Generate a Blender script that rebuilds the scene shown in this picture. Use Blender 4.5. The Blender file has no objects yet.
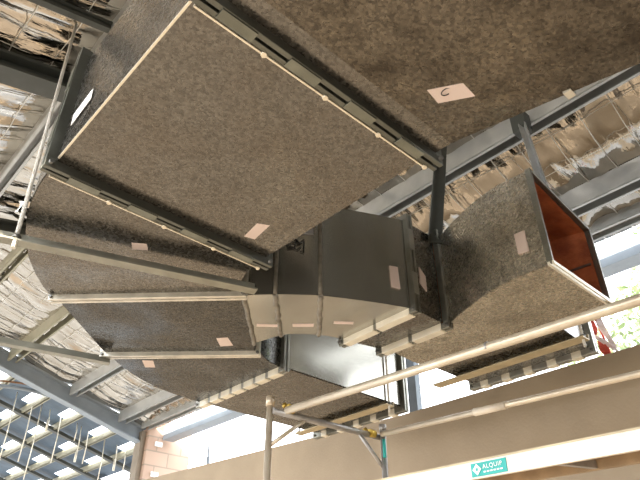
import bpy, bmesh, math, random
from mathutils import Vector, Matrix, noise

random.seed(7)
C = bpy.context.scene.collection
S = 0.7                      # plan units -> metres (all plan sizes below are written in plan units)
EYE = 1.6
def K(p):
    return Vector((p[0]*S, p[1]*S, EYE + (p[2]-EYE)*S))
GZ = EYE - EYE/S             # ground level in plan units

# ------------------------------------------------------------ camera
cam_d = bpy.data.cameras.new('camera'); cam = bpy.data.objects.new('camera', cam_d); C.objects.link(cam)
cam_d.sensor_width = 36; cam_d.lens = 600/640*36; cam_d.clip_end = 500; cam_d.clip_start = .02
cam.location = (0, 0, EYE)
cam.rotation_euler = (math.radians(90) + math.atan2(400, 600), 0, math.atan2(.734, .679) - math.pi/2)
bpy.context.scene.camera = cam
# ------------------------------------------------------------ world, sun, exposure
w = bpy.data.worlds.new('world'); bpy.context.scene.world = w; w.use_nodes = True
bg = w.node_tree.nodes['Background']; bg.inputs['Color'].default_value = (.93, .96, 1, 1); bg.inputs['Strength'].default_value = 3.6
sd = bpy.data.lights.new('sun', 'SUN'); sd.energy = 12; sd.angle = .01; sd.color = (1, .9, .74)
sun = bpy.data.objects.new('sun', sd); C.objects.link(sun)
SUN_FROM = Vector((-.8, -.5, .55))
sun.rotation_euler = SUN_FROM.to_track_quat('Z', 'Y').to_euler(); sun.location = (0, 0, 20)
vs = bpy.context.scene.view_settings
vs.view_transform = 'Standard'; vs.look = 'None'; vs.gamma = 1; vs.use_curve_mapping = False; vs.exposure = .7

# ------------------------------------------------------------ materials
def mat(name, col, rough=.5, metal=0., bump=0., bscale=20., var=0., vscale=6., col2=None, stretch=None):
    m = bpy.data.materials.new(name); m.use_nodes = True; nt = m.node_tree; b = nt.nodes['Principled BSDF']
    b.inputs['Base Color'].default_value = (*col, 1); b.inputs['Roughness'].default_value = rough; b.inputs['Metallic'].default_value = metal
    tc = nt.nodes.new('ShaderNodeTexCoord'); src = tc.outputs['Object']
    if stretch:
        mp = nt.nodes.new('ShaderNodeMapping'); mp.inputs['Scale'].default_value = stretch; nt.links.new(src, mp.inputs[0]); src = mp.outputs[0]
    if var:
        n = nt.nodes.new('ShaderNodeTexNoise'); n.inputs['Scale'].default_value = vscale; n.inputs['Detail'].default_value = 5
        nt.links.new(src, n.inputs[0]); r = nt.nodes.new('ShaderNodeValToRGB'); r.color_ramp.elements[0].position = .35; r.color_ramp.elements[1].position = .68
        c2 = col2 or tuple(c*(1-var) for c in col)
        r.color_ramp.elements[0].color = (*c2, 1); r.color_ramp.elements[1].color = (*col, 1)
        nt.links.new(n.outputs[0], r.inputs[0]); nt.links.new(r.outputs[0], b.inputs['Base Color'])
    if bump:
        n = nt.nodes.new('ShaderNodeTexNoise'); n.inputs['Scale'].default_value = bscale; n.inputs['Detail'].default_value = 4
        nt.links.new(src, n.inputs[0]); bp = nt.nodes.new('ShaderNodeBump'); bp.inputs['Strength'].default_value = bump; bp.inputs['Distance'].default_value = .02
        nt.links.new(n.outputs[0], bp.inputs['Height']); nt.links.new(bp.outputs[0], b.inputs['Normal'])
    return m

def galv(name, c1, c2, stain, rough=.24, stain_amt=.5, vsc=95, bmp=1.):
    """galvanised sheet: crystalline spangle, cloudy stains, slight oil-canning"""
    m = bpy.data.materials.new(name); m.use_nodes = True; nt = m.node_tree; L = nt.links; b = nt.nodes['Principled BSDF']
    b.inputs['Metallic'].default_value = .88
    tc = nt.nodes.new('ShaderNodeTexCoord'); o = tc.outputs['Object']
    nz = nt.nodes.new('ShaderNodeTexNoise'); nz.inputs['Scale'].default_value = 40; L.new(o, nz.inputs[0])
    add = nt.nodes.new('ShaderNodeVectorMath'); add.operation = 'MULTIPLY_ADD'; add.inputs[1].default_value = (.012, .012, .012); L.new(nz.outputs[1], add.inputs[0]); L.new(o, add.inputs[2])
    v = nt.nodes.new('ShaderNodeTexVoronoi'); v.inputs['Scale'].default_value = vsc; L.new(add.outputs[0], v.inputs['Vector'])
    sp = nt.nodes.new('ShaderNodeSeparateColor'); L.new(v.outputs['Color'], sp.inputs[0])
    mx = nt.nodes.new('ShaderNodeMix'); mx.data_type = 'RGBA'; L.new(sp.outputs[0], mx.inputs[0])
    mx.inputs[6].default_value = (*c1, 1); mx.inputs[7].default_value = (*c2, 1)
    n2 = nt.nodes.new('ShaderNodeTexNoise'); n2.inputs['Scale'].default_value = 2.6; n2.inputs['Detail'].default_value = 7; n2.inputs['Roughness'].default_value = .65; L.new(o, n2.inputs[0])
    mr = nt.nodes.new('ShaderNodeMapRange'); mr.inputs[1].default_value = .45; mr.inputs[2].default_value = .72; mr.inputs[4].default_value = stain_amt; L.new(n2.outputs[0], mr.inputs[0])
    mx2 = nt.nodes.new('ShaderNodeMix'); mx2.data_type = 'RGBA'; L.new(mr.outputs[0], mx2.inputs[0]); L.new(mx.outputs[2], mx2.inputs[6]); mx2.inputs[7].default_value = (*stain, 1)
    L.new(mx2.outputs[2], b.inputs['Base Color'])
    rr = nt.nodes.new('ShaderNodeMapRange'); rr.inputs[3].default_value = rough-.1*bmp; rr.inputs[4].default_value = rough+.12*bmp; L.new(sp.outputs[1], rr.inputs[0]); L.new(rr.outputs[0], b.inputs['Roughness'])
    n3 = nt.nodes.new('ShaderNodeTexNoise'); n3.inputs['Scale'].default_value = 2.2; n3.inputs['Detail'].default_value = 1; L.new(o, n3.inputs[0])
    b1 = nt.nodes.new('ShaderNodeBump'); b1.inputs['Strength'].default_value = .5*bmp; b1.inputs['Distance'].default_value = .06; L.new(n3.outputs[0], b1.inputs['Height'])
    b2 = nt.nodes.new('ShaderNodeBump'); b2.inputs['Strength'].default_value = 0; b2.inputs['Distance'].default_value = .004; L.new(sp.outputs[2], b2.inputs['Height']); L.new(b1.outputs[0], b2.inputs['Normal'])
    L.new(b2.outputs[0], b.inputs['Normal'])
    return m

M = {}
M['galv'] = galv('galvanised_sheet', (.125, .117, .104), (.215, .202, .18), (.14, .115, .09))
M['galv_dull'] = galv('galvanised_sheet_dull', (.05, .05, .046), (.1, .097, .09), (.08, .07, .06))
M['galv_brown'] = galv('galvanised_sheet_stained', (.085, .074, .06), (.19, .165, .13), (.022, .016, .011), stain_amt=1.)
M['galv_lit'] = galv('galvanised_sheet_lit', (.3, .285, .24), (.68, .62, .52), (.18, .165, .135), .3, .8)  # bright reflected light on the open elbow is put into this sheet colour
M['galv_smooth'] = galv('galvanised_sheet_smooth', (.42, .41, .37), (.46, .45, .4), (.33, .31, .27), .22, .4, 200, .12)
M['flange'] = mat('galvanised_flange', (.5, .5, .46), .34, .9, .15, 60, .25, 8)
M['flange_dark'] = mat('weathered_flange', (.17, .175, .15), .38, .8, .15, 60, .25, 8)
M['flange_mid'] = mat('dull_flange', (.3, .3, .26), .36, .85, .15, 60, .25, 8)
M['lip'] = mat('bright_sheet_edge', (.85, .78, .64), .35, .6)
M['zinc_glint'] = mat('zinc_angle_glint', (.95, .9, .76), .3, .25, .1, 50, .15, 10)  # glossy reflection under the flanges put into this pale colour; hanging wires share it
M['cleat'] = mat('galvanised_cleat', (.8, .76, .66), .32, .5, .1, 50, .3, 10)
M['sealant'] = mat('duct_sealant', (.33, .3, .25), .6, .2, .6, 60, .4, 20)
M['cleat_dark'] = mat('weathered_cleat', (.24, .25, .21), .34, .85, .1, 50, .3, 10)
M['liner'] = mat('oxide_liner', (.62, .19, .07), .62, 0, .5, 25, .55, 7, (.3, .08, .03))
M['sticker'] = mat('paper_sticker', (.76, .63, .58), .7)
M['white_sticker'] = mat('white_paper', (.9, .9, .88), .7)
M['grey_sticker'] = mat('grey_paper', (.34, .34, .36), .6)
M['marker'] = mat('black_marker', (.02, .02, .02), .5)
M['foil'] = mat('silver_foil', (.56, .52, .46), .08, 1, .7, 5, .12, 3, stretch=(.5, 2.2, 1))
M['blue_foil'] = mat('blue_sarking', (.08, .13, .19), .5, 0, .5, 6, .3, 3)
M['wire'] = mat('mesh_wire', (.75, .73, .68), .35, .8)
M['purlin'] = mat('purlin_galvanised', (.5, .51, .5), .38, .5, .1, 30, .2, 5)
M['olive_purlin'] = mat('purlin_dull', (.4, .38, .28), .45, .4, .1, 30, .2, 5)
M['rafter_blue'] = mat('blue_grey_steel_paint', (.3, .35, .4), .45, .1, .1, 20, .15, 5)
M['rafter_dark'] = mat('dark_steel_paint', (.075, .08, .07), .5, .2, .1, 20, .2, 5)
M['rod'] = mat('zinc_rod', (.9, .86, .78), .3, .2, .8, 120)
M['angle'] = mat('hanger_angle', (.33, .32, .26), .42, .6, .1, 30, .25, 8)
M['tan_bar'] = mat('tan_bar', (.6, .5, .32), .5, .2, .1, 30, .25, 8)
M['scaf'] = mat('scaffold_tube', (.85, .76, .6), .33, .4, .1, 60, .2, 5, (.66, .56, .43))
M['scaf_dark'] = mat('scaffold_tube_grey', (.5, .48, .46), .4, .5, .15, 60, .3, 12)
M['clamp'] = mat('brass_coupler', (.72, .5, .1), .4, .7, .3, 60, .3, 20)
M['plank'] = mat('aluminium_plank', (.95, .86, .72), .5, .1, .1, 40, .18, 9)
M['plank_under'] = mat('plank_timber', (.5, .36, .22), .7, 0, .2, 30, .3, 8)
M['bolt'] = mat('bolt_steel', (.2, .2, .19), .4, .8)
M['blocker'] = mat('light_blocker_dark', (.13, .13, .12), .8)
M['concrete'] = mat('precast_wall', (.43, .345, .245), .85, 0, .15, 40, .18, 1.3)
M['ground'] = mat('ground_earth', (.29, .245, .2), .95, 0, .4, 8, .3, 1.2)
M['outside_bounce'] = mat('outside_ground_bounce', (.27, .27, .27), .95, 0, .4, 8, .3, 1.2)
M['yard_bounce'] = mat('yard_ground_bounce', (.3, .27, .23), .95, 0, .4, 8, .2, 1.2)
M['column'] = mat('column_steel', (.3, .25, .19), .6, .2, .1, 30, .2, 6)
M['column_dark'] = mat('column_blue_grey', (.16, .19, .22), .5, .3)
M['rust'] = mat('rusty_packing', (.42, .22, .11), .85, 0, .8, 20, .5, 12)
M['cloth_red'] = mat('red_tape', (.62, .09, .06), .7); M['cloth_white'] = mat('white_tape', (.85, .72, .7), .7)
M['leaf'] = mat('leaf_green', (.24, .34, .16), .6, 0, 0, 1, .5, 3, (.4, .46, .28))
M['bark'] = mat('bark', (.2, .15, .1), .9, 0, .6, 20)
M['teal'] = mat('teal_sign', (.03, .42, .38), .5); M['white'] = mat('white_print', (.95, .95, .95), .5)
def brick_mat():
    m = bpy.data.materials.new('block_masonry'); m.use_nodes = True; nt = m.node_tree; b = nt.nodes['Principled BSDF']
    tc = nt.nodes.new('ShaderNodeTexCoord'); sx = nt.nodes.new('ShaderNodeSeparateXYZ'); cx = nt.nodes.new('ShaderNodeCombineXYZ')
    nt.links.new(tc.outputs['Object'], sx.inputs[0]); nt.links.new(sx.outputs[0], cx.inputs[0]); nt.links.new(sx.outputs[2], cx.inputs[1])
    br = nt.nodes.new('ShaderNodeTexBrick'); br.inputs['Scale'].default_value = 1; br.inputs['Brick Width'].default_value = .48; br.inputs['Row Height'].default_value = .24
    br.inputs['Mortar Size'].default_value = .012; br.inputs['Color1'].default_value = (.55, .4, .31, 1); br.inputs['Color2'].default_value = (.48, .33, .25, 1); br.inputs['Mortar'].default_value = (.35, .28, .22, 1)
    nt.links.new(cx.outputs[0], br.inputs['Vector']); nt.links.new(br.outputs[0], b.inputs['Base Color']); b.inputs['Roughness'].default_value = .9
    return m
M['block'] = brick_mat()

# ------------------------------------------------------------ mesh helpers
class MB:
    def __init__(s): s.bm = bmesh.new()
    def face(s, pts):
        try: return s.bm.faces.new([s.bm.verts.new(K(p)) for p in pts])
        except ValueError: return None
    def hexa(s, a, b):           # a, b: two quads (4 pts each)
        va = [s.bm.verts.new(K(p)) for p in a]; vb = [s.bm.verts.new(K(p)) for p in b]
        s.bm.faces.new(va[::-1]); s.bm.faces.new(vb)
        for i in range(4): s.bm.faces.new([va[i], va[(i+1) % 4], vb[(i+1) % 4], vb[i]])
    def box(s, x0, x1, y0, y1, z0, z1):
        s.hexa([(x0, y0, z0), (x1, y0, z0), (x1, y1, z0), (x0, y1, z0)], [(x0, y0, z1), (x1, y0, z1), (x1, y1, z1), (x0, y1, z1)])
    def bar(s, p0, p1, w, h, side=None, off=(0, 0)):   # w along side, h along side x dir
        p0 = Vector(p0); p1 = Vector(p1); d = (p1-p0).normalized()
        sd_ = Vector(side) if side else d.cross(Vector((0, 0, 1)))
        if sd_.length < 1e-4: sd_ = Vector((1, 0, 0))
        sd_ = (sd_ - d*sd_.dot(d)).normalized(); up = sd_.cross(d)
        def q(p): return [p + sd_*(off[0]+a*w/2) + up*(off[1]+b*h/2) for a, b in ((-1, -1), (1, -1), (1, 1), (-1, 1))]
        s.hexa(q(p0), q(p1))
    def tube(s, pts, r, n=12, cap=True):
        pts = [Vector(p) for p in pts]; rings = []
        for i, p in enumerate(pts):
            d = (pts[min(i+1, len(pts)-1)] - pts[max(i-1, 0)]).normalized()
            a = d.cross(Vector((.13, .31, .94)))
            if a.length < .1: a = d.cross(Vector((1, 0, 0)))
            a.normalize(); b_ = d.cross(a)
            rings.append([s.bm.verts.new(K(p + (a*math.cos(t) + b_*math.sin(t))*r)) for t in [2*math.pi*k/n for k in range(n)]])
        for i in range(len(rings)-1):
            for k in range(n):
                f = s.bm.faces.new([rings[i][k], rings[i][(k+1) % n], rings[i+1][(k+1) % n], rings[i+1][k]]); f.smooth = True
        if cap: s.bm.faces.new(rings[0][::-1]); s.bm.faces.new(rings[-1])
    def build(s, name, m, parent=None, bevel=0, loc=None):
        bmesh.ops.recalc_face_normals(s.bm, faces=s.bm.faces[:])
        if parent is None:
            xs = [v.co for v in s.bm.verts]
            o_ = Vector(loc) if loc else Vector(((min(v.x for v in xs)+max(v.x for v in xs))/2, (min(v.y for v in xs)+max(v.y for v in xs))/2, min(v.z for v in xs)))
        else:
            r = parent
            while r.parent: r = r.parent
            o_ = r.location.copy()
        for v in s.bm.verts: v.co -= o_
        me = bpy.data.meshes.new(name); s.bm.to_mesh(me); s.bm.free(); me.materials.append(m)
        ob = bpy.data.objects.new(name, me); C.objects.link(ob)
        if parent is None: ob.location = o_
        else: ob.parent = parent
        if bevel:
            md = ob.modifiers.new('bevel', 'BEVEL'); md.width = bevel; md.segments = 2; md.limit_method = 'ANGLE'
        return ob
def tag(o, label, cat, group=None, kind=None):
    o['label'] = label; o['category'] = cat
    if group: o['group'] = group
    if kind: o['kind'] = kind
    return o
def root(name, p, label, cat, group=None):
    o = bpy.data.objects.new(name, None); o.empty_display_size = .1; C.objects.link(o); o.location = K(p)
    return tag(o, label, cat, group)
def struct(o): o['kind'] = 'structure'; return o

# ------------------------------------------------------------ setting
PITCH = .2778; RX = 1.75; RZ = 7.45
def rz(x): return RZ - PITCH*abs(x-RX)
m = MB(); m.box(-4.7, 7.3, -6.3, 14.4, GZ-.3, GZ); struct(m.build('floor', M['ground']))
m = MB(); m.box(-4, 80, -60, 90, GZ-.5, GZ-.31); struct(m.build('floor_outside_bounce', M['outside_bounce']))  # unseen ground outside, its tone chosen for reflections in the roof foil
m = MB(); m.box(-60, -4.7, -60, 90, GZ-.3, GZ-.02); struct(m.build('floor_yard_bounce', M['yard_bounce']))  # unseen ground strip, added to bounce light into the near roof foil
# parapet wall on the far side
m = MB(); ys = [(-6, 4.38), (5.8, 4.42), (13.95, 4.72)]
for (y0, z0), (y1, z1) in zip(ys, ys[1:]):
    m.hexa([(7, y0, GZ), (7.3, y0, GZ), (7.3, y0, z0), (7, y0, z0)], [(7, y1, GZ), (7.3, y1, GZ), (7.3, y1, z1), (7, y1, z1)])
struct(m.build('wall_far', M['concrete']))
m = MB(); m.box(-6, 7.3, -6.3, -6, GZ, 7.9); struct(m.build('wall_blocker_back', M['blocker']))  # unseen wall added behind the camera to darken what the ducts reflect
m = MB(); m.box(-4.7, -4.4, -6.3, 14.3, GZ, .6); struct(m.build('wall_blocker_near', M['blocker']))  # unseen low wall, added and sized to shape sun and sky light
# corner pier of blocks past the end of the parapet
m = MB(); m.box(7.13, 8.35, 13.97, 14.4, GZ, 6.25)
pier = m.build('wall_pier', M['block']); struct(pier)

PX = [-4.4, -2.8, -1.5, -.1, 1.33, 2.12, 3.55, 5.11, 6.43, 7.3]
def sagf(x):
    for a, b in zip(PX, PX[1:]):
        if a <= x <= b: return math.sin(math.pi*(x-a)/(b-a))*min(1, (b-a)/1.3)
    return 0
def foil(name, x0, x1, y0, y1, mt, dz=.13, ax=.06, seed=0):
    m = MB(); nx = max(2, int(abs(x1-x0)/.075)); ny = int((y1-y0)/.06); g = []
    for i in range(nx+1):
        x = x0 + (x1-x0)*i/nx; row = []
        sag = sagf(x); kz = .15+.85*min(1, sag*1.6)
        for j in range(ny+1):
            y = y0 + (y1-y0)*j/ny
            cell = (y/.36) % 1
            z = rz(x) + dz - .05*sag - .035*sag*math.sin(math.pi*cell)
            z += kz*.022*noise.noise((x*1.5, y*13+seed, 2.2))
            z += kz*ax*noise.noise((x*.9+seed, y*5.5, 1.3)) + kz*ax*.5*noise.noise((x*3.1, y*9.5+seed, 4.1))
            row.append(m.bm.verts.new(K((x, y, z))))
        g.append(row)
    for i in range(nx):
        for j in range(ny):
            f = m.bm.faces.new([g[i][j], g[i+1][j], g[i+1][j+1], g[i][j+1]]); f.smooth = True
    return m.build(name, mt)
struct(foil('ceiling', RX, 7.3, -6, 14.2, M['foil']))
struct(foil('ceiling', -2.8, RX, -6, 14.2, M['foil'], seed=9))
# far bay: dark blue sarking in strips with open daylight slots between
BP = [1.13, 2.06, 2.99, 3.92, 4.85, 5.77, 6.7, 7.58]
BB = [14.9, 16.85, 18.75, 20.8, 22.9, 25.2]
m = MB()
def slab(x0, x1, y0, y1):
    m.hexa([(x0, y0, rz(x0)+.13), (x1, y0, rz(x1)+.13), (x1, y1, rz(x1)+.13), (x0, y1, rz(x0)+.13)], [(x0, y0, rz(x0)+.15), (x1, y0, rz(x1)+.15), (x1, y1, rz(x1)+.15), (x0, y1, rz(x0)+.15)])
for a, b in zip(BP, BP[1:]+[8.3]):
    slab(a, b-(.2 if b < 8 else 0), 14.3, 40)
    for k, y_ in enumerate(BB): slab(b-.2, b, y_-.3-random.uniform(0, .35), y_+.15+random.uniform(0, .3))
m.box(-2.8, 1.2, 14.3, 40, 7.35, 7.4)
struct(m.build('ceiling_sarking', M['blue_foil']))

# ------------------------------------------------------------ roof steel
def cpurlin(x, y0, y1, mt, label, web=.26, fl=.17, flip=1, group='roof purlins'):
    z = rz(x) + .12; m = MB(); t = .02
    m.box(x-t/2, x+t/2, y0, y1, z-web, z)
    xl = x+flip*fl; m.box(xl-t/2, xl+t/2, y0, y1, z-web-.0, z)
    xa, xb = sorted((x, xl)); m.box(xa, xb, y0, y1, z-.06, z-.04)
    for q_, sg_ in ((x, 1), (xl, -1)):
        xa, xb = sorted((q_, q_+flip*sg_*.035)); m.box(xa, xb, y0, y1, z-web-.012, z-web+.004)
    return tag(m.build('roof_purlin', mt), label, 'beam', group)
cpurlin(2.12, -6, 14.1, M['olive_purlin'], 'galvanised roof purlin just past the ridge, coming out behind the curved duct at left edge')
cpurlin(3.48, -6, 14.1, M['olive_purlin'], 'olive galvanised roof purlin leading into the upper end of the blue rafter', fl=.2)
cpurlin(5.02, -6, 14.1, M['purlin'], 'wide light grey purlin under the foil, right behind the big duct edge', fl=.19)
cpurlin(6.33, -6, 14.1, M['purlin'], 'dark steel purlin between the bright foil strips at right edge', fl=.22)
cpurlin(6.92, -6, 14, M['purlin'], 'low purlin above the eave slot, nearest the parapet wall', fl=.2, web=.16)
cpurlin(1.33, -6, 14.1, M['purlin'], 'near side ridge purlin with pale lower edge, left of the hanging rod', flip=-1, fl=.15)
for i, x in enumerate((-.1, -1.5)):
    cpurlin(x, -2, 14, M['purlin'], ['purlin on the near roof slope above the camera', 'outer purlin on the near roof slope'][i], flip=-1)
# eave beam outside the daylight slot
m = MB(); m.box(7.5, 7.62, -3, 13.92, rz(7.5)-.05, rz(7.5)+.15); m.box(7.5, 7.8, -3, 13.92, rz(7.5)-.08, rz(7.5)-.05)
tag(m.build('eave_gutter', M['rafter_blue']), 'blue grey eave gutter beam running above the parapet daylight gap', 'gutter')

def ibeam(name, p0, p1, d, wd, mt, label, t=.03):
    m = MB(); m.bar(p0, p1, t, d, side=(0, 1, 0)); 
    for s_ in (-1, 1): m.bar(p0, p1, wd, t*1.3, side=(0, 1, 0), off=(0, s_*d/2))
    return tag(m.build(name, mt), label, 'beam')
ibeam('roof_rafter', (RX, 14.25, rz(RX)-.12), (7.06, 14.25, rz(7.06)-.12), .34, .24, M['rafter_blue'], 'blue grey painted steel rafter sloping down to the block pier at lower left')
# its near-slope twin and the darker frames on the near slope
ibeam('roof_rafter', (-2.8, 14.25, rz(-2.8)-.12), (RX, 14.25, rz(RX)-.12), .34, .24, M['rafter_dark'], 'dark rafter of the end frame on the near slope')
ibeam('roof_rafter', (-2.8, 5.78, rz(-2.8)+.0), (2.0, 5.78, rz(2.0)+.0), .2, .3, M['rafter_dark'], 'broad dark steel rafter across the foil at upper left')
ibeam('roof_rafter', (-2.8, 9.5, rz(-2.8)-.0), (2.1, 9.5, rz(2.1)-.02), .2, .26, M['rafter_dark'], 'dark rafter end showing between rod and trapeze bar at left edge')
ibeam('roof_rafter', (-2.8, 4.7, rz(-2.8)+.05), (1.9, 4.7, rz(1.9)+.05), .08, .08, M['rafter_dark'], 'thin dark brace crossing the foil in the top left corner')
# portal column
m = MB(); m.box(7.0, 7.13, 14.1, 14.4, GZ, 5.95)
tag(m.build('steel_column', M['column'], bevel=.004), 'tan steel column at the left face of the block pier under the blue rafter', 'column')
m = MB(); m.box(7.02, 7.14, 5.46, 5.62, 4.42, rz(7.1)-.06)
tag(m.build('steel_column', M['column_dark'], bevel=.004), 'dark steel post standing on the parapet in the gap beside the duct end', 'column')
# rusty packing at the pier head
m = MB()
for k in range(10):
    c = (7.2+random.uniform(-.08, .3), 13.97+random.uniform(-.1, .25), 6.27+random.uniform(-.02, .22)); r = random.uniform(.09, .15)
    mm = bmesh.ops.create_icosphere(m.bm, subdivisions=2, radius=r*S); 
    for v in mm['verts']: v.co = v.co*(1+.35*noise.noise(v.co*20+Vector((k, 0, 0)))) + K(c)
tag(m.build('rusty_packing', M['rust']), 'rust brown packing lump on top of the block pier', 'packing')
# small white tags on the blocks
for i, (x, z) in enumerate(((7.42, 5.66), (7.42, 4.94))):
    m = MB(); m.box(x-.1, x+.1, 13.93, 13.965, z-.055, z+.055)
    tag(m.build('block_label', M['white']), ['small white label on the block pier, the upper of two', 'small white label on the block pier, the lower of two'][i], 'label')
# thin upright rod in the bright gap
m = MB(); m.tube([(7.1, 11.1, 4.58), (7.1, 11.15, 5.1)], .018, 8); m.tube([(7.1, 11.1, 4.58), (7.1, 11.12, 4.8)], .035, 8)
tag(m.build('starter_rod', M['rafter_blue']), 'thin upright rod on the parapet top right of the block pier', 'rod')

# wire mesh under the foil, follows both slopes
m = MB()
def wire(pts, r=.006): m.tube(pts, r, 4, cap=False)
y = -2.
while y < 14:
    off = random.uniform(-.03, .03)
    wire([(x, y+off+.03*math.sin(x*2+y), rz(x)+.13-.11*sagf(x)) for x in [RX+.2+i*.2 for i in range(28)]])
    wire([(x, y+off+.02*math.sin(x*3+y), rz(x)+.13-.11*sagf(x)) for x in [RX-.2-i*.25 for i in range(17)]])
    y += .36
for x in (2.6, 3.1, 4.0, 4.5, 4.83, 5.45, 5.9, 6.65, 7.1, .9, .45, -.4, -.9):
    wire([(x+.012*math.sin(j*1.7), -2+j*.3, rz(x)+.13-.11*sagf(x)) for j in range(54)])
tag(m.build('safety_mesh', M['wire']), 'thin wire safety mesh sagging under the silver roof foil', 'wire mesh', kind='stuff')

for i, x in enumerate(BP[2:]):
    cpurlin(x, 14.4, 34, M['olive_purlin'], ['olive purlin beside the daylight slots of the blue far bay, nearest the ridge', 'second olive purlin from the ridge in the blue far bay', 'third olive purlin from the ridge in the blue far bay', 'fourth olive purlin from the ridge in the blue far bay', 'fifth olive purlin from the ridge in the blue far bay', 'lowest olive purlin in the blue far bay'][i], web=.14, fl=.12, group='far bay purlins')
# battens across the far bay
for i, y in enumerate(BB):
    m = MB(); m.bar((2.2, y, rz(2.2)-.02), (8.3, y, rz(8.3)-.02), .16, .08, side=(0, 1, 0))
    tag(m.build('roof_batten', M['rafter_dark']), ['dark sloping batten just beyond the blue rafter, first of the row', 'second dark sloping batten beyond the blue rafter', 'third dark batten of the far bay', 'fourth dark batten of the far bay', 'fifth dark batten of the far bay', 'farthest dark batten of the far bay'][i], 'batten', 'battens in the far bay')
# ------------------------------------------------------------ ducts
def stations_body(m, st, thick=0):
    """st: list of (N, F, zb, ztN, ztF); N/F plan points of the two sides"""
    rings = []
    for N, Fp, zb, tn, tf in st:
        zbn, zbf = zb if isinstance(zb, tuple) else (zb, zb)
        rings.append([(N[0], N[1], zbn), (Fp[0], Fp[1], zbf), (Fp[0], Fp[1], tf), (N[0], N[1], tn)])
    out = []
    for k in range(4):
        va = []
        for r in rings:
            va.append((m.bm.verts.new(K(r[k])), m.bm.verts.new(K(r[(k+1) % 4]))))
        for a, b in zip(va, va[1:]):
            f = m.bm.faces.new([a[0], a[1], b[1], b[0]]); f.smooth = len(st) > 3; out.append(f)
    return rings
def mk_body(name, st, mt, parent):
    m = MB(); stations_body(m, st); o = m.build(name, mt, parent)
    md = o.modifiers.new('sheet', 'SOLIDIFY'); md.thickness = .006; md.offset = 0; md.use_rim = False
    return o
def catmull(P, n=5):
    out = []; Q = [P[0]] + list(P) + [P[-1]]
    for i in range(1, len(Q)-2):
        p0, p1, p2, p3 = map(Vector, Q[i-1:i+3])
        for k in range(n):
            t = k/n; out.append(tuple(.5*((2*p1)+(p2-p0)*t+(2*p0-5*p1+4*p2-p3)*t*t+(3*p1-p0-3*p2+p3)*t**3)))
    out.append(tuple(P[-1])); return out
def flange(parent, N, Fp, zb, zt, double=True, pro=.065, cleats=True, mt='flange', shift=0., sides='bnft', cl=.2, gap=.33, bm='cleat'):
    N = Vector((*N, 0)); Fp = Vector((*Fp, 0)); across = (Fp-N).normalized(); along = Vector((-across.y, across.x, 0))
    m = MB(); t = .03
    offs = (-.023, .023) if double else (0,)
    hh = pro/2
    for o_ in offs:
        a = along*(o_+shift)
        for z in ((zb-hh) if 'b' in sides else None, (zt+hh) if 't' in sides else None):
            if z is None: continue
            m.bar(N-across*pro+a+Vector((0, 0, z)), Fp+across*pro+a+Vector((0, 0, z)), t, pro, side=along)
        for P, s_, key in ((N, -1, 'n'), (Fp, 1, 'f')):
            if key in sides: m.bar(P+across*s_*hh+a+Vector((0, 0, zb)), P+across*s_*hh+a+Vector((0, 0, zt)), t, pro, side=along)
    fo = m.build('flange', M[mt], parent, bevel=.002)
    if mt == 'flange_dark':
        n = max(1, int((Fp-N).length/gap))
        for k in range(n):
            c0 = N + (Fp-N)*(k/n); c1 = N + (Fp-N)*((k+.97)/n); m = MB(); o2 = along*(shift+.046)
            m.bar(c0+o2+Vector((0, 0, zb-pro)), c1+o2+Vector((0, 0, zb-pro)), .01, .014, side=along); m.tube([c1+o2*.95+Vector((0, 0, zb-pro-.012)), c1+o2*1.05+Vector((0, 0, zb-pro+.02))], .016, 6)
            m.build('lip', M['lip'], fo)
    if cleats:
        L = (Fp-N).length; n = max(1, int(L/gap)); a = along*shift
        for k in range(n):
            c = N + across*(L*(k+.5)/n) + a; m = MB()
            m.bar(c-across*cl/2+Vector((0, 0, zb-pro*.55)), c+across*cl/2+Vector((0, 0, zb-pro*.55)), .062 if mt == 'flange_dark' else .085, pro*1.16, side=along)
            m.build('cleat', M[bm] if mt != 'flange_dark' else M['cleat_dark'], fo, bevel=.002)
        H = zt-zb; nv = max(1, int(H/.31))
        for k in range(nv):
            z = zb + H*(k+.5)/nv; c = N - across*pro*.55 + a; m = MB()
            m.bar(c+Vector((0, 0, z-.11)), c+Vector((0, 0, z+.11)), .062, pro*1.12, side=along)
            m.build('cleat', M['flange'] if mt != 'flange_dark' else M['cleat_dark'], fo, bevel=.002)
    for P, s_ in ((N, -1), (Fp, 1)):
        c = P + across*s_*pro*.5 + along*shift + Vector((0, 0, zb-pro*.5)); m = MB()
        m.tube([c-along*.06, c+along*.06], .015, 6); m.build('corner_bolt', M['bolt'], fo)
    return fo
def sheet(name, pts, mt, parent, nrm, t=.004):
    n = Vector(nrm)*t; m = MB(); m.hexa([Vector(p)+n*.3 for p in pts], [Vector(p)+n*1.3 for p in pts]); return m.build(name, M[mt], parent)
ZB, ZT = 4.0, 4.93
DN = (0, 0, -1)

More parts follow.
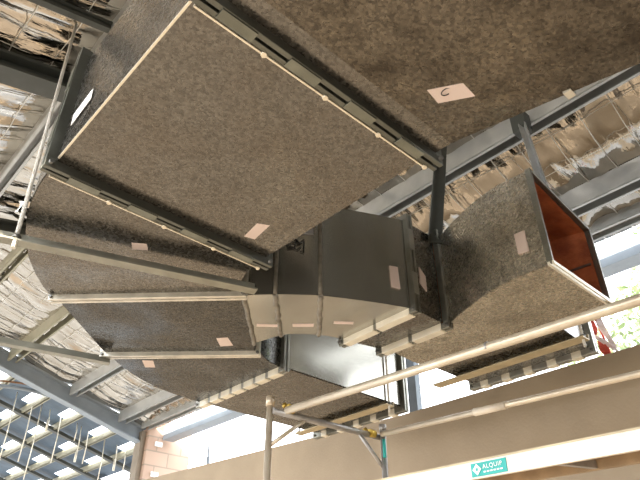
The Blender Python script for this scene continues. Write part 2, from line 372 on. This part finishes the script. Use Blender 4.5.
# 1. front section of the trunk duct, its bottom stepping down towards the camera side
r = root('duct_section', (1.5, .5, ZB), 'big stained galvanised duct section in the top right, sloping down past its crease', 'duct')
fz = lambda y: ZB - max(0, 1.38-y)*.205
ysl = [1.5, 1.38, 1.0, .6, .2, -.4, -1.2]
mk_body('duct_body', [((.70, y), (2.31, y), fz(y), ZT, ZT) for y in ysl][:2], M['galv'], r)
mk_body('duct_body', [((.70, y), (2.31, y), fz(y), ZT, ZT) for y in ysl][1:], M['galv_brown'], r)
sheet('paper_label', [(1.86, 1.20, fz(1.20)), (1.93, 1.03, fz(1.03)), (2.05, 1.04, fz(1.04)), (1.98, 1.22, fz(1.22))], 'sticker', r, DN)['label'] = 'pink paper label with a scribble'
m = MB(); m.tube([(1.93+.02*math.cos(t), 1.13+.03*math.sin(t), fz(1.12)-.006) for t in [k*.5 for k in range(11)]], .003, 4); m.build('pen_mark', M['marker'], r)
m = MB(); m.box(2.28, 2.335, .66, .70, 3.84, 3.9); m.build('edge_clip', M['cleat'], r)

# 2. the big straight trunk section
r = root('duct_section', (1.5, 2.3, ZB), 'large flat-bottomed galvanised duct section between two cleated flanges, seen from below', 'duct')
mk_body('duct_body', [((.70, 1.56), (2.30, 1.56), ZB, ZT, ZT), ((.70, 3.08), (2.30, 3.08), ZB, ZT, ZT)], M['galv'], r)
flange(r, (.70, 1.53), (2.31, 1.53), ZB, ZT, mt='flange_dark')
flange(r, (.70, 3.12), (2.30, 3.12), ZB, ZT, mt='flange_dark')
m = MB(); m.bar((.695, 1.6, ZB-.002), (.695, 3.05, ZB-.002), .011, .011); m.build('corner_seam', M['lip'], r)
sheet('paper_label', [(.69, 2.97, 4.20), (.69, 2.98, 4.30), (.69, 2.73, 4.33), (.69, 2.71, 4.23)], 'white_sticker', r, (-1, 0, 0))['label'] = 'white paper label on the side'
sheet('paper_label', [(2.01, 2.97, 4.0), (1.98, 2.78, 4.0), (2.06, 2.74, 4.0), (2.09, 2.95, 4.0)], 'sticker', r, DN)['label'] = 'tan paper label on the bottom'

# 3. first 45 degree bend
def arc(c, R_, a0, a1, n=9): return [(c[0]-R_*math.cos(a0+(a1-a0)*k/n), c[1]+R_*math.sin(a0+(a1-a0)*k/n)) for k in range(n+1)]
q = math.pi/4
r = root('duct_bend', (1.7, 3.9, ZB), 'curved galvanised duct bend just beyond the big section, crossed by a long hanger bar', 'duct')
mk_body('duct_body', [(a, b, ZB, ZT, ZT) for a, b in zip(arc((3.05, 3.16), 2.35, 0, q), arc((3.05, 3.16), .75, 0, q))], M['galv'], r)
flange(r, (1.40, 4.77), (2.50, 3.67), ZB, ZT, cleats=False, pro=.05, mt='cleat')
sheet('paper_label', [(1.46, 3.59, ZB), (1.55, 3.53, ZB), (1.6, 3.6, ZB), (1.51, 3.67, ZB)], 'sticker', r, DN)

# 4. straight 45 degree run
r = root('duct_section', (2.4, 4.7, ZB), 'straight diagonal galvanised duct section between the two bends', 'duct')
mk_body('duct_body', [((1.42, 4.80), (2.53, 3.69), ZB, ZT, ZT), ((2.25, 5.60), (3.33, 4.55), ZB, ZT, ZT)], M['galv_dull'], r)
flange(r, (2.26, 5.61), (3.34, 4.56), ZB, ZT, cleats=False, pro=.05, mt='cleat')
sheet('paper_label', [(2.86, 4.55, ZB), (2.93, 4.46, ZB), (3.08, 4.58, ZB), (3.0, 4.68, ZB)], 'sticker', r, DN)

# 5. second 45 degree bend
r = root('duct_bend', (3.1, 5.3, ZB), 'far curved duct bend with one small label, turning towards the end section', 'duct')
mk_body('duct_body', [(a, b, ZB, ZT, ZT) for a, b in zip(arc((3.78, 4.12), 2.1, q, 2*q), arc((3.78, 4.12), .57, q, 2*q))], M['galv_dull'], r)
sheet('paper_label', [(2.61, 5.52, ZB), (2.7, 5.45, ZB), (2.81, 5.6, ZB), (2.73, 5.67, ZB)], 'sticker', r, DN)

# 6. end section towards the parapet
r = root('duct_section', (4.6, 5.4, ZB), 'end duct section with shiny blue side, reaching towards the parapet wall', 'duct')
mk_body('duct_body', [((3.82, 6.22), (3.82, 4.69), ZB, ZT, ZT), ((5.7, 6.22), (5.7, 4.68), ZB, ZT, ZT)], M['galv'], r)
flange(r, (3.80, 6.22), (3.80, 4.69), ZB, ZT, cl=.17, gap=.2, bm='zinc_glint')
flange(r, (5.72, 6.22), (5.72, 4.68), ZB, ZT, cl=.1, gap=.26, mt='flange_mid', pro=.07, bm='zinc_glint')
sheet('side_panel', [(3.85, 4.685, ZB+.004), (5.67, 4.676, ZB+.004), (5.67, 4.676, ZT-.01), (3.85, 4.685, ZT-.01)], 'galv_smooth', r, (0, -1, 0), .008)

# 7. branch: take-off with swept throat, two standing seams
nearP = [(2.54, 3.68), (2.72, 3.49), (2.86, 3.37), (3.01, 3.25), (3.32, 3.08), (3.55, 2.97), (3.74, 2.89)]
farP = [(3.20, 4.40), (3.27, 4.08), (3.38, 3.94), (3.53, 3.83), (3.63, 3.78), (3.70, 3.76), (3.77, 3.75)]
r = root('duct_branch', (3.1, 3.7, ZB), 'swept galvanised branch duct with two sealed seams leaving the diagonal section', 'duct')
mk_body('duct_body', [(a, b, ZB, ZT, ZT) for a, b in zip(catmull(nearP), catmull(farP))], M['galv_smooth'], r)
for i in (0, 1, 3):
    a, b = nearP[i], farP[i]; N = Vector((*a, 0)); Fp = Vector((*b, 0)); ac = (Fp-N).normalized(); m = MB()
    pts = [N + (Fp-N)*k/14 + Vector((random.uniform(-.008, .008), random.uniform(-.008, .008), ZB-.008)) for k in range(15)]
    m.tube(pts, .022, 6)
    if i: m.tube([N - ac*.01 + Vector((0, 0, ZB + (ZT-ZB)*k/8)) for k in range(9)], .018, 6)
    m.build('sealed_seam', M['sealant'], r)
for P in ([(2.95, 4.04), (3.1, 3.92), (3.13, 3.96), (2.98, 4.08)], [(3.19, 3.82), (3.33, 3.68), (3.37, 3.73), (3.23, 3.86)], [(3.43, 3.52), (3.57, 3.41), (3.6, 3.45), (3.46, 3.56)]):
    sheet('paper_label', [(x, y_, ZB) for x, y_ in P], 'sticker', r, DN, .006)
nn = Vector((-.37, -.93, 0)).normalized()
sheet('paper_label', [(3.57, 2.955, 4.38), (3.645, 2.923, 4.38), (3.655, 2.92, 4.16), (3.58, 2.952, 4.17)], 'sticker', r, nn, .012)
n2 = Vector((-.64, -.77, 0)).normalized()
sheet('paper_label', [(2.87, 3.355, 4.77), (2.96, 3.285, 4.77), (2.96, 3.285, 4.6), (2.87, 3.355, 4.6)], 'grey_sticker', r, n2, .014)['label'] = 'grey paper label'
# marker scribble
m = MB(); o_ = Vector((2.815, 3.403, 4.49)); ux = Vector((.77, -.64, 0)); off = n2*.016
def scr(pts): m.tube([o_ + ux*u + Vector((0, 0, v)) + off for u, v in pts], .006, 5)
scr([(-.06+.13*k/8, .06*math.sin(k/8*math.pi)) for k in range(9)]); scr([(-.06, 0), (-.03, -.02), (.0, .02), (.05, .0), (.09, .03)])
scr([(-.03, -.04), (.0, -.03), (.04, -.06), (.08, -.02)]); scr([(.1, .05), (.1, -.09), (.07, -.07)]); scr([(-.05, .0), (-.04, -.05), (.02, -.04), (.03, .03)])
m.build('marker_scribble', M['marker'], r)
flange(r, (3.77, 2.88), (3.80, 3.75), ZB, ZT, mt='flange_mid', pro=.055, cl=.40, gap=.42, bm='zinc_glint')

# 8. short collar
r = root('duct_collar', (3.98, 3.3, ZB), 'short duct collar with pale label between the branch and the open elbow', 'duct')
mk_body('duct_body', [((3.82, 2.88), (3.85, 3.74), ZB, ZT, ZT), ((4.17, 2.88), (4.18, 3.66), ZB, ZT, ZT)], M['galv'], r)
flange(r, (4.22, 2.88), (4.22, 3.65), ZB, ZT+.02, mt='flange_mid', pro=.06, cl=.34, gap=.38, bm='zinc_glint')
sheet('paper_label', [(3.90, 2.88, 4.47), (3.98, 2.88, 4.40), (3.98, 2.88, 4.24), (3.89, 2.88, 4.30)], 'sticker', r, (0, -1, 0), .012)

# 9. open elbow
Nn = catmull([(4.27, 2.92), (4.12, 2.58), (4.01, 2.28), (3.96, 2.04), (3.955, 1.86), (3.97, 1.70)])
Ff = catmull([(4.33, 3.62), (4.88, 3.62), (4.92, 3.2), (4.92, 2.6), (4.92, 2.1), (4.92, 1.70)])
def zt(i, side):
    return ZT
r = root('duct_elbow', (4.5, 2.6, ZB), 'open-ended duct elbow with reflected light in its colour and rust red inside facing right', 'duct')
n_ = len(Nn)
st = [(a, b, ZB, ZT, ZT-.17*(i/(n_-1))**2) for i, (a, b) in enumerate(zip(Nn, Ff))]
mk_body('duct_body', st, M['galv_lit'], r)
def inset(a, b, t=.022):
    a = Vector(a); b = Vector(b); d = (b-a).normalized(); return tuple(a+d*t), tuple(b-d*t)
m = MB(); stations_body(m, [(*inset(a, b), zb+.02, tn-.02, tf-.02) for a, b, zb, tn, tf in st])
m.face([(Nn[0][0]+.02, Nn[0][1], 4.02), (Ff[0][0], Ff[0][1]-.02, 4.02), (Ff[0][0], Ff[0][1]-.02, 4.9), (Nn[0][0]+.02, Nn[0][1], 4.9)])
m.build('duct_lining', M['liner'], r)['label'] = 'rust red inside face'
m = MB(); e = [(3.97, ZB, ZT), (4.92, ZB, ZT-.17)]; t = .05
m.bar((3.95, 1.68, ZT), (4.94, 1.68, ZT-.17), .05, .028, side=(0, 1, 0))
m.bar((3.965, 1.68, ZB), (3.965, 1.68, ZT), .05, .028, side=(0, 1, 0)); m.bar((4.925, 1.68, ZB), (4.925, 1.68, ZT-.17), .05, .028, side=(0, 1, 0))
fr = m.build('end_frame', M['flange_mid'], r, bevel=.002)
m = MB(); m.bar((3.95, 1.69, ZB), (4.94, 1.69, ZB), .02, .03, side=(0, 1, 0)); m.bar((3.95, 1.655, ZB), (4.94, 1.655, ZB), .014, .03, side=(0, 1, 0)); m.build('frame_lip', M['zinc_glint'], fr)
m = MB(); m.bar((4.89, 2.35, 4.05), (4.89, 2.35, 4.72), .012, .012); m.bar((4.893, 1.72, 4.4), (4.893, 2.8, 4.46), .01, .02); m.build('lining_seam', M['bolt'], r)
m = MB(); m.tube([(4.3, 2.98+k*.09, ZB-.008) for k in range(8)], .014, 6); m.build('sealed_seam', M['sealant'], r)
sheet('paper_label', [(3.96, 1.91, 4.37), (3.965, 1.82, 4.37), (3.968, 1.82, 4.17), (3.962, 1.91, 4.18)], 'sticker', r, (-1, 0, 0), .02)

# 10. duct stub behind, under the elbow
r = root('duct_stub', (5.4, 2.9, ZB), 'low duct stub with cleated edge behind the scaffold rail, right of centre', 'duct')
mk_body('duct_body', [((5.0, 3.6), (5.0, 2.2), ZB, ZT-.2, ZT-.2), ((5.7, 3.6), (5.7, 2.25), ZB, ZT-.2, ZT-.2)], M['galv'], r)
flange(r, (5.72, 3.6), (5.72, 2.25), ZB, ZT-.2, cl=.1, gap=.26, bm='zinc_glint')

# ------------------------------------------------------------ hangers
def angle_bar(name, p0, p1, w, h, mt, label, cat='hanger bar', group=None):
    m = MB(); m.bar(p0, p1, w, .014, off=(0, -h/2)); m.bar(p0, p1, .014, h, off=(-w/2, 0))
    return tag(m.build(name, M[mt]), label, cat, group)
angle_bar('trapeze_bar', (.52, 4.0, 3.90), (2.42, 3.35, 3.90), .09, .09, 'angle', 'long olive angle bar under the first duct bend, hung from a rod at left')
angle_bar('trapeze_bar', (.3, 6.06, 3.93), (2.30, 5.57, 3.93), .08, .08, 'angle', 'grey angle bar meeting the flange corner at lower left, above the blue rafter')
angle_bar('trapeze_bar', (5.42, 6.3, 3.97), (5.42, 4.62, 3.97), .13, .055, 'tan_bar', 'tan bar under the end duct section near the parapet, below centre')
angle_bar('trapeze_bar', (5.32, 3.85, 3.97), (5.32, 2.1, 3.97), .13, .055, 'tan_bar', 'tan bar under the low duct stub behind the scaffold rail')
def rod(p0, p1, label, r_=.013):
    m = MB(); m.tube([p0, p1], r_, 8)
    o = tag(m.build('threaded_rod', M['rod'], loc=K(p0)), label, 'rod', 'hanger rods')
    m = MB(); d = (Vector(p1)-Vector(p0)).normalized(); b = Vector(p0)+d*.09; m.tube([b, b+d*.025], .03, 6); m.build('nut', M['bolt'], o)
    return o
rod((.78, 3.86, 3.78), (0.87, 4.91, 7.31), 'pale threaded rod rising from the olive trapeze bar to the foil at left', .016)
rod((.4, 6.03, 3.8), (.45, 6.1, 7.08), 'threaded rod carrying the grey angle bar beyond the left edge')
rod((5.42, 4.64, 3.86), (5.42, 4.64, 6.5), 'thin rod beside the shiny end duct section')
rod((5.42, 6.28, 3.86), (5.42, 6.28, 6.5), 'thin rod on the far side of the end duct section')
rod((5.32, 2.13, 3.86), (5.32, 2.13, 6.5), 'thin rod on the tan bar of the low duct stub')
# dark flat hanger and pale strap
m = MB(); m.bar((4.16, 2.84, 4.84), (4.74, 2.96, 6.62), .14, .02, side=(1, -.9, 0)); m.bar((4.16, 2.84, 4.84), (4.74, 2.96, 6.62), .02, .1, side=(1, -.9, 0), off=(-.06, .05))
tag(m.build('duct_hanger', M['rafter_dark']), 'dark flat steel hanger leaning up from the collar to the roof purlin', 'hanger')
r = root('duct_hanger', (4.4, 1.85, 4.95), 'slim pale strap with a bracket on the purlin above the open elbow', 'hanger')
m = MB(); m.bar((4.36, 1.75, 4.9), (4.9, 2.03, 6.38), .055, .014, side=(1, -.9, 0)); m.bar((4.36, 1.75, 4.9), (4.9, 2.03, 6.38), .014, .05, side=(1, -.9, 0), off=(.03, .025)); m.build('strap', M['purlin'], r)
m = MB(); m.box(4.86, 5.0, 1.95, 2.12, 6.25, 6.5); m.build('bracket', M['rafter_dark'], r, bevel=.004)

# ------------------------------------------------------------ sagging conduit and hanging wires at the far bay
def Y14(pts, y): return pts
m = MB(); m.tube(catmull([(2.3, 14.75, 6.28), (3.03, 14.75, 6.38), (3.65, 14.75, 6.45), (4.08, 14.75, 6.5), (4.55, 14.75, 6.5), (5.05, 14.75, 6.46), (5.7, 14.75, 6.37)]), .045, 10)
tag(m.build('conduit_pipe', M['rafter_blue']), 'grey sagging conduit crossing below the blue rafter at left edge', 'pipe')
m = MB(); m.tube(catmull([(2.3, 14.75, 6.4), (3.03, 14.75, 6.49), (3.65, 14.75, 6.57), (4.08, 14.75, 6.62), (4.55, 14.75, 6.63), (5.0, 14.75, 6.6)]), .022, 8)
tag(m.build('conduit_pipe', M['rust']), 'thin rust red pipe lying just above the grey conduit', 'pipe')
order = ['leftmost of the eleven', 'second from the left', 'third from the left', 'fourth from the left', 'fifth from the left', 'middle one', 'fifth from the right', 'fourth from the right', 'third from the right', 'second from the right', 'rightmost, nearest the tan column']
wires = [(4.4, 4.7), (5.05, 4.8), (4.85, 5.2), (5.63, 5.3), (6.2, 5.4), (6.43, 5.4), (6.88, 5.0), (7.28, 5.35), (7.57, 5.4), (5.3, 6.0), (6.05, 5.9)]
wires.sort()
for i, (x, z0) in enumerate(wires):
    y = 16 + .06*math.sin(i*2.1)
    m = MB(); z1 = rz(x)+.1; m.tube([(x, y, z1), (x+.03, y, (z1+z0)/2), (x+.02, y, z0)], .013, 6)
    if i % 3 == 0: m.tube([(x+.02, y, z0), (x+.02, y, z0+.3)], .03, 6)
    tag(m.build('ceiling_hanger_wire', M['zinc_glint']), 'pale wire hanging from the blue far bay roof, ' + order[i], 'wire', 'hanging wires in the far bay')

# ------------------------------------------------------------ scaffold
R_ = .034
r = root('scaffold_tower', (4.6, 4.8, GZ), 'scaffold end frame of two posts, cross tube and knee braces under the ducts', 'scaffold')
m = MB(); m.tube([(3.86, 4.95, GZ), (3.86, 4.95, 3.70)], .037, 16); m.build('post', M['scaf'], r)
m = MB(); m.tube([(3.86, 4.95, 3.66), (3.86, 4.95, 3.76)], .046, 16); m.build('post_cap', M['scaf'], r)
m = MB(); m.tube([(5.28, 4.64, GZ), (5.28, 4.64, 3.63)], .035, 16); m.build('post', M['scaf_dark'], r)
m = MB(); m.tube([(5.28, 4.64, 3.6), (5.28, 4.64, 3.68)], .043, 16); m.build('post_cap', M['scaf_dark'], r)
m = MB(); m.tube([(3.86, 4.9, 3.6), (5.28, 4.7, 3.55)], .034, 14); m.build('cross_tube', M['scaf_dark'], r)
m = MB(); m.tube([(4.25, 4.85, 3.56), (3.88, 4.93, 3.26)], .022, 10); m.build('knee_brace', M['scaf'], r)
m = MB(); m.tube([(5.0, 4.74, 3.54), (5.28, 4.66, 3.2)], .022, 10); m.build('knee_brace', M['scaf_dark'], r)
m = MB(); m.tube([(5.245, 4.60, 3.3), (5.245, 4.60, 3.5)], .02, 8); m.build('teal_band', M['teal'], r)['label'] = 'teal tape round the post'
def tube_thing(name, p0, p1, r_, mt, label, cat):
    m = MB(); m.tube([p0, p1], r_, 16); return tag(m.build(name, M[mt], loc=K(p0)), label, cat)
g = tube_thing('guard_rail', (3.97, 4.8, 3.60), (3.97, -1.2, 3.41), .040, 'scaf', 'bright scaffold guard rail passing in front of the ducts, the upper one', 'rail')
m = MB(); m.tube([(3.97, 2.35, 3.527), (3.97, 2.33, 3.526)], .0425, 16); m.build('joint', M['scaf_dark'], g)
g = tube_thing('guard_rail', (5.24, 4.62, 3.56), (5.24, -1.2, 3.36), .030, 'scaf', 'lower, thinner scaffold rail in front of the parapet wall', 'rail')
m = MB(); m.tube([(5.24, 3.36, 3.517), (5.24, 3.0, 3.504)], .038, 16); m.build('joint_sleeve', M['plank'], g)['label'] = 'pale joint sleeve'
for i, (x, y, z) in enumerate(((4.02, 4.80, 3.63), (5.16, 4.70, 3.57))):
    r = root('scaffold_coupler', (x, y, z), ['yellow coupler where the upper rail meets the cross tube', 'yellow coupler at the second, darker post'][i], 'clamp', None)
    m = MB(); m.tube([(x-.04, y, z), (x+.04, y, z)], .046, 12); m.build('clamp_body', M['clamp'], r, bevel=.003)
    m = MB(); m.tube([(x, y+.02, z-.02), (x, y+.09, z+.05)], .018, 6); m.tube([(x, y+.08, z+.04), (x, y+.11, z+.07)], .03, 6); m.build('clamp_bolt', M['clamp'], r)
# plank with its label
r = root('scaffold_plank', (4.15, 1.5, 2.6), 'long bright scaffold plank edge with a teal sign along the bottom right', 'plank')
m = MB()
def plz(y): return 2.69 + .014*(y-1.4)
y0, y1 = -1.2, 5.6
m.hexa([(4.0, y0, plz(y0)-.12), (4.03, y0, plz(y0)-.12), (4.03, y0, plz(y0)), (4.0, y0, plz(y0))], [(4.0, y1, plz(y1)-.12), (4.03, y1, plz(y1)-.12), (4.03, y1, plz(y1)), (4.0, y1, plz(y1))])
m.build('plank_side', M['plank'], r)
m = MB(); m.hexa([(4.03, y0, plz(y0)-.05), (4.36, y0, plz(y0)-.05), (4.36, y0, plz(y0)-.02), (4.03, y0, plz(y0)-.02)], [(4.03, y1, plz(y1)-.05), (4.36, y1, plz(y1)-.05), (4.36, y1, plz(y1)-.02), (4.03, y1, plz(y1)-.02)])
m.build('plank_deck', M['plank_under'], r)
m = MB(); m.hexa([(3.995, y0, plz(y0)), (4.05, y0, plz(y0)), (4.05, y0, plz(y0)+.012), (3.995, y0, plz(y0)+.012)], [(3.995, y1, plz(y1)), (4.05, y1, plz(y1)), (4.05, y1, plz(y1)+.012), (3.995, y1, plz(y1)+.012)])
m.build('edge_trim', M['tan_bar'], r)
m = MB(); m.hexa([(4.33, y0, plz(y0)-.12), (4.36, y0, plz(y0)-.12), (4.36, y0, plz(y0)), (4.33, y0, plz(y0))], [(4.33, y1, plz(y1)-.12), (4.36, y1, plz(y1)-.12), (4.36, y1, plz(y1)), (4.33, y1, plz(y1))])
m.build('plank_side', M['plank_under'], r)
for yy in (.6, 2.0, 3.4):
    m = MB(); m.bar((4.03, yy, plz(yy)-.09), (4.33, yy-.12, plz(yy)-.09), .04, .05); m.build('rung', M['scaf_dark'], r)
ya, yb = 2.66, 2.36; zc = plz(2.5)-.06
sg = sheet('sign', [(4.0, ya, zc-.047), (4.0, yb, zc-.050), (4.0, yb, zc+.045), (4.0, ya, zc+.048)], 'teal', r, (-1, 0, 0), .006); sg['label'] = 'small teal hire sign with white lettering'
m = MB(); cy = 2.605; m.hexa([(3.986, cy+.038, zc), (3.986, cy, zc-.04), (3.986, cy-.038, zc), (3.986, cy, zc+.04)], [(3.984, cy+.038, zc), (3.984, cy, zc-.04), (3.984, cy-.038, zc), (3.984, cy, zc+.04)])
m.build('sign_diamond', M['white'], sg)
m = MB(); m.box(3.9825, 3.9835, cy-.01, cy+.01, zc-.01, zc+.01); m.build('diamond_centre', M['teal'], sg)
def text(s_, size, y, z, parent):
    cu = bpy.data.curves.new('t', 'FONT'); cu.body = s_; cu.size = size*S; cu.extrude = .0006; cu.space_character = 1.15
    to = bpy.data.objects.new('t', cu); C.objects.link(to)
    bpy.context.view_layer.update()
    me = bpy.data.meshes.new_from_object(to.evaluated_get(bpy.context.evaluated_depsgraph_get()))
    bpy.data.objects.remove(to)
    # text x -> world -Y, text y -> world Z, normal -> -X
    me.transform(Matrix(((0, 0, -1, 0), (-1, 0, 0, 0), (0, 1, 0, 0), (0, 0, 0, 1))))
    rt = parent
    while rt.parent: rt = rt.parent
    me.transform(Matrix.Translation(K((3.985, y, z)) - rt.location)); me.materials.clear(); me.materials.append(M['white'])
    o = bpy.data.objects.new('lettering', me); C.objects.link(o); o.parent = parent; return o
text('ALQUIP', .043, 2.555, zc-.002, sg)
for k_ in range(6):
    m = MB(); m.box(3.984, 3.986, 2.55-.028*k_-.02, 2.55-.028*k_, zc-.03, zc-.02); m.build('small_print', M['white'], sg)

# ------------------------------------------------------------ outside
r = root('barrier_tape', (7.12, 2.6, 4.4), 'red and white tape strips hanging knotted in the gap above the parapet', 'tape')
def strip(pts, wd, mt, name):
    m = MB(); P = catmull(pts, 6)
    prev = None
    for i, p in enumerate(P):
        a = wd*(.35+.65*math.sin(math.pi*min(1, (i+1)/(len(P)))))
        v = (m.bm.verts.new(K((p[0]+.03*math.sin(i), p[1]+a, p[2]))), m.bm.verts.new(K((p[0], p[1]-a, p[2]))))
        if prev: m.bm.faces.new([prev[0], prev[1], v[1], v[0]])
        prev = v
    o = m.build(name, M[mt], r); md = o.modifiers.new('s', 'SOLIDIFY'); md.thickness = .004
strip([(7.1, 2.72, 5.0), (7.12, 2.70, 4.84), (7.1, 2.68, 4.72)], .05, 'cloth_red', 'strip')
strip([(7.1, 2.66, 4.64), (7.14, 2.63, 4.5), (7.1, 2.60, 4.38)], .05, 'cloth_red', 'strip')
strip([(7.12, 2.60, 4.98), (7.1, 2.58, 4.78), (7.13, 2.50, 4.5)], .04, 'cloth_white', 'strip')
strip([(7.1, 2.72, 4.74), (7.12, 2.6, 4.6), (7.1, 2.48, 4.44)], .035, 'cloth_white', 'strip')
m = MB(); m.tube([(7.15, 2.58, 4.38), (7.15, 2.66, 5.05)], .015, 8); m.build('stake', M['cloth_red'], r)

def tree(x, y, h, rad, n, label, seed):
    rnd = random.Random(seed); r = root('tree', (x, y, GZ), label, 'tree')
    m = MB(); m.tube([(x, y, GZ), (x+.1, y, h*.4), (x-.05, y+.1, h*.8)], .16, 8)
    for k in range(7):
        a = k*2.4; z = h*.45 + k*.35; m.tube([(x, y, z), (x+rad*.6*math.cos(a), y+rad*.6*math.sin(a), z+rad*.5)], .05, 6)
    m.build('trunk', M['bark'], r)
    m = MB(); cl = [(rnd.gauss(0, .45)*rad, rnd.gauss(0, .45)*rad, rnd.gauss(0, .5)*rad) for _ in range(26)]
    for k in range(n):
        c = rnd.choice(cl); p = Vector((x+c[0]+rnd.gauss(0, .16)*rad, y+c[1]+rnd.gauss(0, .16)*rad, h+c[2]+rnd.gauss(0, .16)*rad))
        a = Vector((rnd.gauss(0, 1), rnd.gauss(0, 1), rnd.gauss(0, 1))).normalized(); b = a.cross(Vector((rnd.gauss(0, 1), rnd.gauss(0, 1), rnd.gauss(0, 1)))).normalized()
        l = rnd.uniform(.07, .13); m.face([p-a*l, p-b*l*.45, p+a*l, p+b*l*.45])
    m.build('foliage', M['leaf'], r)
tree(13.5, 3.9, 7.3, 1.9, 3200, 'sunlit green tree beyond the parapet at the right edge', 3)
